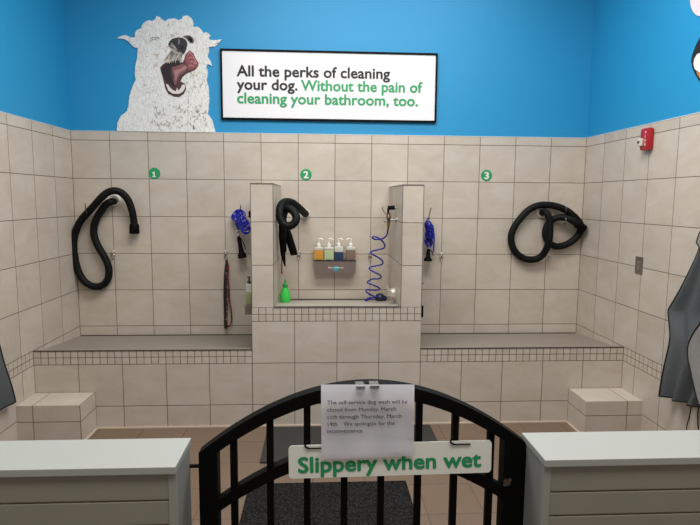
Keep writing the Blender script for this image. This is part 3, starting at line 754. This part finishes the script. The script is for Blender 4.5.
pump_bottle(140, 236, yb, rack_bottom, zr(202), zr(172), zr(85), M_AMB, 'amber pump bottle, first in the soap rack', GB, -1)
pump_bottle(242, 337, yb, rack_bottom, zr(200), zr(172), zr(85), M_LGR, 'pale green pump bottle, second in the soap rack', GB, -1)
pump_bottle(343, 432, yb, rack_bottom, zr(222), zr(168), zr(85), M_NAV, 'dark blue pump bottle, third in the soap rack', GB, -1)
pump_bottle(460, 552, yb, rack_bottom, zr(202), zr(168), zr(85), M_BRN, 'brown pump bottle at the right end of the soap rack', GB, 1)

# bottle rack on the outside of the left pillar, seen edge-on in the left bay
def side_rack(xw, sgn, y, z0, label, lab2, h=.05, w=.05):
    x0, x1 = sorted((xw, xw+sgn*w))
    t = thing('bottle_holder', (xw+sgn*w/2, y, z0), label, 'rack')
    bm = nb(); box(bm, x0, x1, y-.06, y+.06, z0, z0+h, bev=.003); obj('tray', bm, M_RACK, t)
    return t
# left pillar outer face x = 1.519
a = onY(246, 306, -.45); 
zt = onY(246, 304, -.62).z; zl = onY(246, 313, -.62).z
side_rack(CX0, -1, -.62, zl, 'small grey holder on the outer side of the left pillar', '', zt-zl, .062)
xb = CX0-.036
t = thing('soap_bottle', (xb, -.62, zt), 'pale pump bottle in the small holder beside the left pillar', 'soap bottle')
zz1 = onY(246, 292, -.62).z; zz2 = onY(246, 284, -.62).z; zz3 = onY(246, 273, -.62).z
bm = nb(); box(bm, xb-.021, xb+.021, -.65, -.59, zt, zz1, bev=.008); obj('filled_body', bm, mat('olive_soap', (150, 150, 110), .3), t, smooth=True)
bm = nb(); box(bm, xb-.021, xb+.021, -.65, -.59, zz1-.001, zz2+.004, bev=.006); obj('clear_shoulder', bm, M_CLEAR, t)
bm = nb(); lathe(bm, (xb, -.62, zz2), [(.014, 0), (.014, .02), (.006, .025), (.006, .04), (.012, .045), (.012, .055)], (0, 0, 1), 12)
tube(bm, [(xb, -.62, zz2+.05), (xb+.004, -.65, zz2+.05), (xb+.006, -.66, zz2+.04)], .006, 8); obj('pump', bm, mat('brown_pump', (90, 66, 50), .5), t, smooth=True)
# small black clip on the pillar edge
a = onY(249.3, 212, -.5); b = onY(249.3, 217, -.5)
bm = bx(CX0-.034, CX0, -.62, -.59, b.z, a.z+.01, bev=.003); tag(obj('wall_clip', bm, M_BLKMETAL), 'small black clip on the outer side of the left pillar, level with the blue hose', 'clip')
a = onY(424, 303, -.5); b = onY(424, 314, -.5)
bm = bx(CX1, CX1+.043, -.62, -.59, b.z, a.z, bev=.003); tag(obj('wall_clip', bm, M_BLKMETAL), 'small black clip low on the outer side of the right pillar', 'clip')
a = onY(423.5, 281, -.5)
bm = nb(); lathe(bm, (CX1, -.6, a.z), [(.012, 0), (.012, .004), (.006, .008), (.006, .030), (.010, .034), (.010, .043), (.004, .045)], (1, 0, 0), 12); tag(obj('wall_peg', bm, M_CHROME), 'tiny chrome peg on the outer side of the right pillar', 'peg')

# green spray bottle standing at the front of the raised ledge
c = onY(285.5, 303.5, -.30)
gz = .876-(.762-.30-.04)*(.084/.69)+0.0; gx = 1.745
gy = -.30
sc_ = .0074
gz = H2-(H2-.792)*((D-.04)-.30)/(D-.07)+.001
gx = onY(285.3, 300, gy).x
t = thing('spray_bottle', (gx, gy, gz), 'bright green tapered bottle standing on the raised ledge of the middle bay', 'bottle')
ztp = onY(285, 279.5, gy).z; hh = ztp-gz
bm = nb(); lathe(bm, (gx, gy, gz), [(.038, 0), (.042, .006), (.042, hh*.25), (.036, hh*.42), (.024, hh*.60), (.017, hh*.68)], (0, 0, 1), 24); obj('body', bm, M_GRNPL, t, smooth=True)
bm = nb(); lathe(bm, (gx, gy, gz), [(.021, hh*.66), (.021, hh*.78), (.012, hh*.82), (.009, hh*.86), (.005, hh)], (0, 0, 1), 18); obj('nozzle_cap', bm, mat('dark_green_cap', (30, 150, 70), .35), t, smooth=True)

# ================================================================== LEASHES
def ql(u, v, y): return onY(215+u/5.526, 240+v/5.526, y)
bm = nb(); P = smooth_path([ql(66, 108, -.03), ql(62, 150, -.03), ql(58, 220, -.028), ql(56, 300, -.028), ql(58, 400, -.028), ql(60, 488, -.028)], 6)
for i, p in enumerate(P[:-1]):
    q = P[i+1]; w = .007+.006*min(1, i/8)
    box(bm, min(p.x, q.x)-w, max(p.x, q.x)+w, p.y-.003, p.y+.003, q.z-.001, p.z+.001)
bm2 = nb(); tube(bm2, [ql(66, 96, -.03), ql(66, 118, -.03)], .006, 8)
t = thing('leash', ql(62, 488, -.02), 'flat black strap leash hanging from the ring in the left bay', 'leash', 'leashes hanging in the left bay')
obj('strap', bm, mat('black_webbing', (24, 20, 24), .8), t); obj('clasp', bm2, M_CHROME, t)
cm = bpy.data.materials.new('braided_red_black'); nt, bs = nodes(cm)
tcn = nt.nodes.new('ShaderNodeTexCoord'); ck = nt.nodes.new('ShaderNodeTexVoronoi'); ck.inputs['Scale'].default_value = 80
nt.links.new(tcn.outputs['Object'], ck.inputs['Vector']); crr = nt.nodes.new('ShaderNodeValToRGB'); crr.color_ramp.interpolation = 'CONSTANT'
crr.color_ramp.elements[0].color = (.20, .015, .03, 1); crr.color_ramp.elements[1].position = .38; crr.color_ramp.elements[1].color = (.02, .015, .02, 1)
e_ = crr.color_ramp.elements.new(.85); e_.color = (.30, .22, .21, 1)
sepn = nt.nodes.new('ShaderNodeSeparateXYZ'); nt.links.new(ck.outputs['Color'], sepn.inputs[0]); nt.links.new(sepn.outputs[0], crr.inputs[0]); nt.links.new(crr.outputs[0], bs.inputs['Base Color'])
bm = nb(); P = smooth_path([ql(66, 110, -.05), ql(74, 150, -.05), ql(70, 200, -.05), ql(76, 250, -.05), ql(78, 320, -.045), ql(88, 380, -.04), ql(92, 430, -.04), ql(84, 470, -.04), ql(70, 478, -.04), ql(64, 440, -.045), ql(68, 360, -.05), ql(66, 280, -.055), ql(62, 200, -.05), ql(68, 150, -.05), ql(66, 112, -.045)], 6)
tube(bm, P, .0062, 8)
t = thing('leash', ql(76, 478, -.03), 'red and black braided rope leash looped from the ring in the left bay', 'leash', 'leashes hanging in the left bay')
obj('rope', bm, cm, t, smooth=True)
bm = nb(); tube(bm, [ql(66, 92, -.035), ql(66, 112, -.045)], .005, 8); obj('clasp', bm, M_CHROME, t)

# ================================================================== RIGHT WALL FITTINGS
a = onX(641.5, 129, W-.03); b = onX(655, 149, W-.03)
y0, y1 = -.965, -.862; z0_, z1_a = 1.985, 2.138
t = thing('fire_alarm', (W, (y0+y1)/2, z0_), 'red fire alarm strobe at the top of the tiled right wall', 'fire alarm')
bm = nb(); box(bm, W-.045, W, y0, y1, z0_, z1_a, bev=.0215); obj('housing', bm, M_RED, t, smooth=True)
bm = nb(); box(bm, W-.068, W-.04, y0+.050, y1-.004, z0_+.03, z0_+.085, bev=.012); sl = obj('strobe_lens', bm, mat('strobe_clear', (205, 200, 190), .15), t, smooth=True)
bm = nb(); box(bm, W-.0695, W-.0675, y0+.060, y1-.016, z0_+.050, z0_+.066, bev=.0006); obj('strobe_tube', bm, M_HK, sl)
bm = nb()
for i, ch in enumerate('FIRE'):
    join(bm, text_bm(ch, (W-.0457, y0+.036, z1_a-.042-i*.026), (0, -1, 0), (0, 0, 1), .005 if ch == 'I' else .014, .017, .02, .0006))
obj('fire_lettering', bm, M_WHITE, t)
y0, y1 = onX(643, 265, W).y, onX(635.8, 265, W).y; z0_, z1_a = 1.135, 1.255
t = thing('outlet_plate', (W, (y0+y1)/2, z0_), 'brushed steel electrical plate on the tiled right wall', 'outlet plate')
bm = nb(); box(bm, W-.006, W, y0, y1, z0_, z1_a, bev=.002); obj('plate', bm, M_STEEL, t)
ym = (y0+y1)/2
bm = nb(); box(bm, W-.009, W-.005, ym-.014, ym+.014, z0_+.062, z0_+.092, bev=.003); box(bm, W-.009, W-.005, ym-.014, ym+.014, z0_+.026, z0_+.056, bev=.003); obj('socket', bm, mat('socket_grey', (120, 114, 106), .5), t)

# ================================================================== APRONS
def cloth(outline_l, outline_r, sgn, xw, nfold, m, name, parent, amp=.018, n=30, cols=26, gap=.035):
    """outline_l/r: matching lists of (y,z) down the two sides; folds run down the cloth"""
    def curve(P):
        P = [Vector((0, y, z)) for y, z in P]; S = smooth_path(P, 6); L = sum((b-a).length for a, b in zip(S, S[1:]))
        R = resample(S, L/n*.9999); return (R+[R[-1]]*5)[:n+1]
    A = curve(outline_l); B = curve(outline_r); bm = nb(); g = []
    for i in range(n+1):
        row = []
        for j in range(cols+1):
            s = j/cols; p = A[i].lerp(B[i], s); t = i/n
            off = gap + amp*(.35+.65*t)*(1+math.sin(nfold*2*math.pi*s+.6+1.2*t)) + .006*math.sin(9*t+4*s)
            row.append(bm.verts.new((xw+sgn*off, p.y, p.z)))
        g.append(row)
    for i in range(n):
        for j in range(cols): bm.faces.new((g[i][j], g[i][j+1], g[i+1][j+1], g[i+1][j]))
    edge = [g[i][0].co.copy() for i in range(n+1)] + [g[n][j].co.copy() for j in range(1, cols+1)] + [g[i][cols].co.copy() for i in range(n-1, -1, -1)]
    r = bmesh.ops.solidify(bm, geom=bm.faces[:], thickness=.002)
    o = obj(name, bm, m, parent, smooth=True)
    bm = nb(); tube(bm, edge, .0055, 6); obj('black_binding', bm, mat('binding_black', (16, 16, 18), .8), o)
    return o
def R(px, py, dx=.085): q = onX(px, py, W-dx); return (q.y, q.z)
hk = R(716, 186)
t = thing('apron', (W, hk[0], .3), 'grey apron with black edging hanging on the right wall', 'apron')
L_ = [R(694.5, 247), R(690, 262), R(679, 287), R(667.5, 307), R(665.8, 312), R(667, 322), R(669, 340), R(665.5, 368), R(661.3, 396)]
R_ = [R(712, 245), R(716, 256), R(722, 265), R(735, 300), R(742, 340), R(738, 380), R(712, 413)]
cloth(L_, R_, -1, W, 3.4, M_GREY, 'cloth', t, amp=.032, n=44, cols=40)
t2 = thing('apron', (W, hk[0]-.05, .32), 'lighter grey apron hanging over the front of the grey one on the right wall', 'apron')
L2 = [R(697.5, 231, .14), R(694.2, 243, .14), R(698, 249, .14), R(703, 285, .14), R(701, 316, .14), R(691, 334, .14), R(686.5, 350, .14), R(691.5, 374, .14), R(698.5, 404, .14)]
R2 = [R(708, 228, .14), R(712, 243, .14), R(718, 262, .14), R(730, 300, .14), R(740, 330, .14), R(745, 360, .14), R(750, 380, .14), R(752, 420, .14)]
cloth(L2, R2, -1, W, 2.0, M_LGREY, 'cloth', t2, gap=.115, amp=.012)
bm = nb(); tube(bm, smooth_path([Vector((W-.055, *R(694.5, 246))), Vector((W-.05, *R(697, 236))), Vector((W-.05, *R(698.5, 220))), Vector((W-.055, *R(702, 203))), Vector((W-.06, *R(716, 186))), Vector((W-.05, *R(722, 205))), Vector((W-.05, *R(716, 246)))], 5), .010, 8); obj('neck_strap', bm, M_BLACK, t)
bm = nb()
tube(bm, smooth_path([Vector((W-.05, *R(686, 403))), Vector((W-.05, *R(684, 415))), Vector((W-.05, *R(681, 428))), Vector((W-.05, *R(684, 436)))], 5), .0035, 6)
tube(bm, smooth_path([Vector((W-.05, *R(693, 404))), Vector((W-.05, *R(692, 418))), Vector((W-.05, *R(693, 436)))], 5), .0035, 6)
obj('waist_tie', bm, M_BLACK, t)
bm = nb(); hy, hz = R(716, 184); box(bm, W-.008, W, hy-.02, hy+.02, hz-.02, hz+.04, bev=.003)
tube(bm, smooth_path([(W-.006, hy, hz), (W-.05, hy, hz-.005), (W-.13, hy, hz+.0), (W-.14, hy, hz+.02)], 5), .005, 8)
tag(obj('coat_hook', bm, M_CHROME), 'wall hook behind the aprons on the right wall', 'hook')
def Lf(px, py): q = onX(px, py, .07); return (q.y, q.z)
t = thing('apron', (0, Lf(0, 400)[0], .3), 'dark grey apron corner hanging on the left wall', 'apron')
yb_ = Lf(17, 402)
L_ = [(-1.30, 1.05), (Lf(0, 328)[0]-.03, Lf(0, 328)[1]+.06), Lf(5, 350), Lf(11, 378), yb_]
R_ = [(-1.34, 1.05), (-1.5, .9), (-1.6, .75), (-1.66, .55), (-1.62, yb_[1]-.01)]
cloth(L_, R_, 1, 0, 2.0, M_GREY, 'cloth', t, amp=.012)
bm = nb(); box(bm, 0, .008, -1.34, -1.30, 1.04, 1.10, bev=.003); tube(bm, smooth_path([(.004, -1.32, 1.07), (.05, -1.32, 1.06), (.07, -1.32, 1.08)], 5), .005, 8)
tag(obj('coat_hook', bm, M_CHROME), 'wall hook above the apron on the left wall', 'hook')

# ================================================================== HALF WALLS
def half_wall(x0, x1, side, label):
    """side = x of the end that faces the gate"""
    t = thing('half_wall', ((x0+x1)/2, -3.06, 0), label, 'half wall')
    yb0, yf0 = -2.968, -3.158; ht = .9
    inn = 1 if side == x1 else -1
    o_ = .002
    bx0, bx1 = (x0, x1-o_) if inn == 1 else (x0+o_, x1)
    obj('cap', bx(x0, x1, yf0, yb0, ht-.022, ht, bev=.0025), M_CAP, t)
    core = bx(bx0, bx1, yf0+.030, yb0-.014, 0, ht-.022); obj('body', core, M_SIDE, t)
    # slatted front: boards with bevelled grooves
    cx0, cx1 = (bx0, bx1-.022) if inn == 1 else (bx0+.022, bx1)
    bm = nb(); z = ht-.022-.003; first = True; hgt = [.084]+[.074]*13
    zc = z
    grooves = []
    for h_ in hgt:
        z1 = zc; z0 = max(0.001, zc-h_)
        box(bm, cx0, cx1, yf0+.014, yf0+.030, z0+.006, z1, bev=.002); grooves.append(z0)
        zc = z0
        if z0 <= .002: break
    obj('slat_panel', bm, M_SLAT, t)
    bm = nb()
    for z0 in grooves:
        if z0 > .01: box(bm, cx0, cx1, yf0+.022, yf0+.031, z0-.001, z0+.007)
    obj('groove_liner', bm, M_GROOVE, t)
    e0, e1 = (bx1-.022, bx1) if inn == 1 else (bx0, bx0+.022)
    obj('corner_trim', bx(e0, e1, yf0+.011, yf0+.030, 0, ht-.023, bev=.001), mat('corner_trim_grey', (150, 150, 145), .4), t)
    return t
half_wall(0.001, 1.598, 1.598, 'grey slatted half wall with white cap left of the gate')
half_wall(2.645, W-.001, 2.645, 'grey slatted half wall with white cap right of the gate')

# ================================================================== GATE
GY = -2.985; gth = .02
t = thing('gate', (2.14, GY, 0), 'black metal picket gate with arched top between the half walls', 'gate')
GX0, GX1 = 1.640, 2.637
def arch(x, drop=0.):                     # outer line of the arched top rail
    u = (x-2.147)/.52
    return 1.081 - .215*abs(u)**1.95 - drop
def rail(name, drop, th, x0, x1, y0, y1):
    bm = nb(); n = 48; top = [(x0+(x1-x0)*i/n) for i in range(n+1)]
    pts = [(x, y0, arch(x, drop)) for x in top] + [(x, y0, arch(x, drop)-th) for x in reversed(top)]
    ring_prev = None; V = []
    for x in top:
        V.append([bm.verts.new((x, y, z)) for y, z in ((y0, arch(x, drop)), (y1, arch(x, drop)), (y1, arch(x, drop)-th), (y0, arch(x, drop)-th))])
    for a, b in zip(V, V[1:]):
        for k in range(4): bm.faces.new((a[k], a[(k+1) % 4], b[(k+1) % 4], b[k]))
    bm.faces.new(V[0]); bm.faces.new(V[-1]); obj(name, bm, M_BLKMETAL, t)
rail('top_rail', 0, .042, GX0-.012, GX1+.012, GY-.022, GY+.022)
rail('middle_rail', .197, .040, GX0+.03, GX1-.03, GY-.019, GY+.019)
for x0, x1 in ((GX0-.012, GX0+.044), (GX1-.060, GX1+.012)):
    bm = nb()
    zt0, zt1 = arch(x0)-.030, arch(x1)-.030
    v = [bm.verts.new(p) for p in ((x0, GY-.026, .06), (x1, GY-.026, .06), (x1, GY+.026, .06), (x0, GY+.026, .06), (x0, GY-.026, zt0), (x1, GY-.026, zt1), (x1, GY+.026, zt1), (x0, GY+.026, zt0))]
    for q in ((0, 1, 2, 3), (4, 5, 6, 7), (0, 1, 5, 4), (1, 2, 6, 5), (2, 3, 7, 6), (3, 0, 4, 7)): bm.faces.new([v[i] for i in q])
    obj('post', bm, M_BLKMETAL, t)
for px in (234.5, 270.6, 307.2, 344.0, 380.5, 417.2, 453.0, 488.5):
    c = onY(px, 490, GY).x; h = .0105
    zt = arch(c)-.02
    obj('picket', bx(c-h, c+h, GY-h, GY+h, .10, zt, bev=.001), M_BLKMETAL, t)
obj('bottom_rail', bx(GX0+.04, GX1-.05, GY-.018, GY+.018, .06, .10), M_BLKMETAL, t)
bm = nb(); tube(bm, [(1.587, GY+.0, onY(195, 466, GY).z), (GX0, GY, onY(195, 466, GY).z)], .006, 8); obj('hinge', bm, M_BLKMETAL, t)
bm = nb(); c = onY(508, 482, GY-.03); tube(bm, [(c.x-.004, GY-.026, c.z), (c.x-.004, GY-.038, c.z)], .010, 10); tube(bm, [(c.x-.014, GY-.034, c.z-.01), (c.x+.008, GY-.034, c.z+.012)], .005, 8)
obj('latch', bm, M_HK, t)
# hinge pins into the half walls so that the gate is carried
bm = nb(); tube(bm, [(GX1, GY, .25), (2.665, GY, .25)], .008, 8); obj('hinge', bm, M_BLKMETAL, t)

# --- slippery sign
SY = -3.018
bl, br_, tl, tr = (onY(289, 478.8, SY), onY(491, 472.5, SY), onY(287.5, 446, SY), onY(488.5, 440.5, SY))
ux = (br_-bl); Wd = ux.length; ux.normalize(); uz = Vector((-ux.z, 0, ux.x)); Hd = .5*((tl-bl).dot(uz)+(tr-br_).dot(uz))
t = thing('gate_sign', (bl+ux*Wd/2), 'white slippery when wet sign with green letters hung on the gate', 'sign')
pts = []; r = .012
for cx_, cz_, a0 in ((r, r, 180), (Wd-r, r, 270), (Wd-r, Hd-r, 0), (r, Hd-r, 90)):
    for k in range(6):
        a = math.radians(a0+90*k/5); pts.append(bl+ux*(cx_+r*math.cos(a))+uz*(cz_+r*math.sin(a)))
bm = nb(); prism(bm, pts, (0, .004, 0)); obj('panel', bm, mat('sign_board', (236, 236, 226), .45, var=.02), t)
s0 = onY(298.7, 472.6, SY-.0005); s1 = onY(480.5, 466.2, SY-.0005)
dv = (s1-s0); bm = text_bm('Slippery when wet', s0, dv, Vector((-dv.z, 0, dv.x)), dv.length, .049, .03); obj('lettering', bm, M_GREEN, t)
for px, py in ((307, 449), (452.5, 445)):
    bm = nb()
    tube(bm, smooth_path([onY(px+1, py-9, SY+.006), onY(px-2, py-3, SY-.004), onY(px+2, py-.5, SY-.006)], 4), .0028, 8)
    tube(bm, [onY(px, py-.5, SY-.004), onY(px+18, py-.8, SY-.004)], .0022, 8); obj('wire_tie', bm, M_BLKMETAL, t)

# --- paper notice
NY = -3.030
c0, c1, c2, c3 = onY(321.5, 459, NY), onY(413.5, 456, NY), onY(414.5, 384.5, NY), onY(321, 384.5, NY)
t = thing('paper_notice', (c0+c1)/2, 'white printed paper notice taped to the top of the gate', 'notice')
bm = nb(); n = 14; G = []
for i in range(n+1):
    row = []
    for j in range(n+1):
        s, v = j/n, i/n; p = c3.lerp(c2, s).lerp(c0.lerp(c1, s), v)
        row.append(bm.verts.new(p+Vector((0, -.0015*math.sin(s*5)*v-.001*v*v, 0))))
    G.append(row)
for i in range(n):
    for j in range(n): bm.faces.new((G[i][j], G[i][j+1], G[i+1][j+1], G[i+1][j]))
bmesh.ops.solidify(bm, geom=bm.faces[:], thickness=.0006)
obj('sheet', bm, M_PAPER, t, smooth=True)
bm = nb()
for body, x1, y, in (('The self-service dog wash will be', 407.2, 403.9), ('closed from Monday, March', 396, 411.2), ('11th through Thursday, March', 401.5, 418.3), ('14th.   We apologize for the', 394.5, 425.4), ('inconvenience.', 363.5, 432.6)):
    a = onY(327.2, y, NY-.0048); b = onY(x1, y-.1, NY-.0048); a.z = b.z = (a.z+b.z)/2
    join(bm, text_bm(body, a, (1, 0, 0), (0, 0, 1), (b-a).length,   .0118, .008, .0004))
obj('lettering', bm, M_INK, t)
bm = nb()
for px in (360, 374):
    a = onY(px-4, 386, NY-.001); z = arch(a.x)
    box(bm, a.x, a.x+.028, NY-.0035, NY-.002, a.z-.004, z+.0005); box(bm, a.x, a.x+.028, NY-.003, GY, z+.0003, z+.0012)
obj('tape', bm, mat('clear_tape', (96, 94, 92), .15), t)

# ================================================================== MATS
t = tag(obj('floor_mat', bx(1.625, 2.80, -1.335, -.80, 0, .012, bev=.004), M_MAT1), 'smooth dark grey mat against the foot of the raised station', 'mat')
t = tag(obj('floor_mat', bx(1.593, 2.50, -2.62, -1.60, 0, .014, bev=.004), M_MAT2), 'speckled black mat nearest the gate', 'mat')

for o in list(bpy.data.objects):
    if '_w' in o: del o['_w']
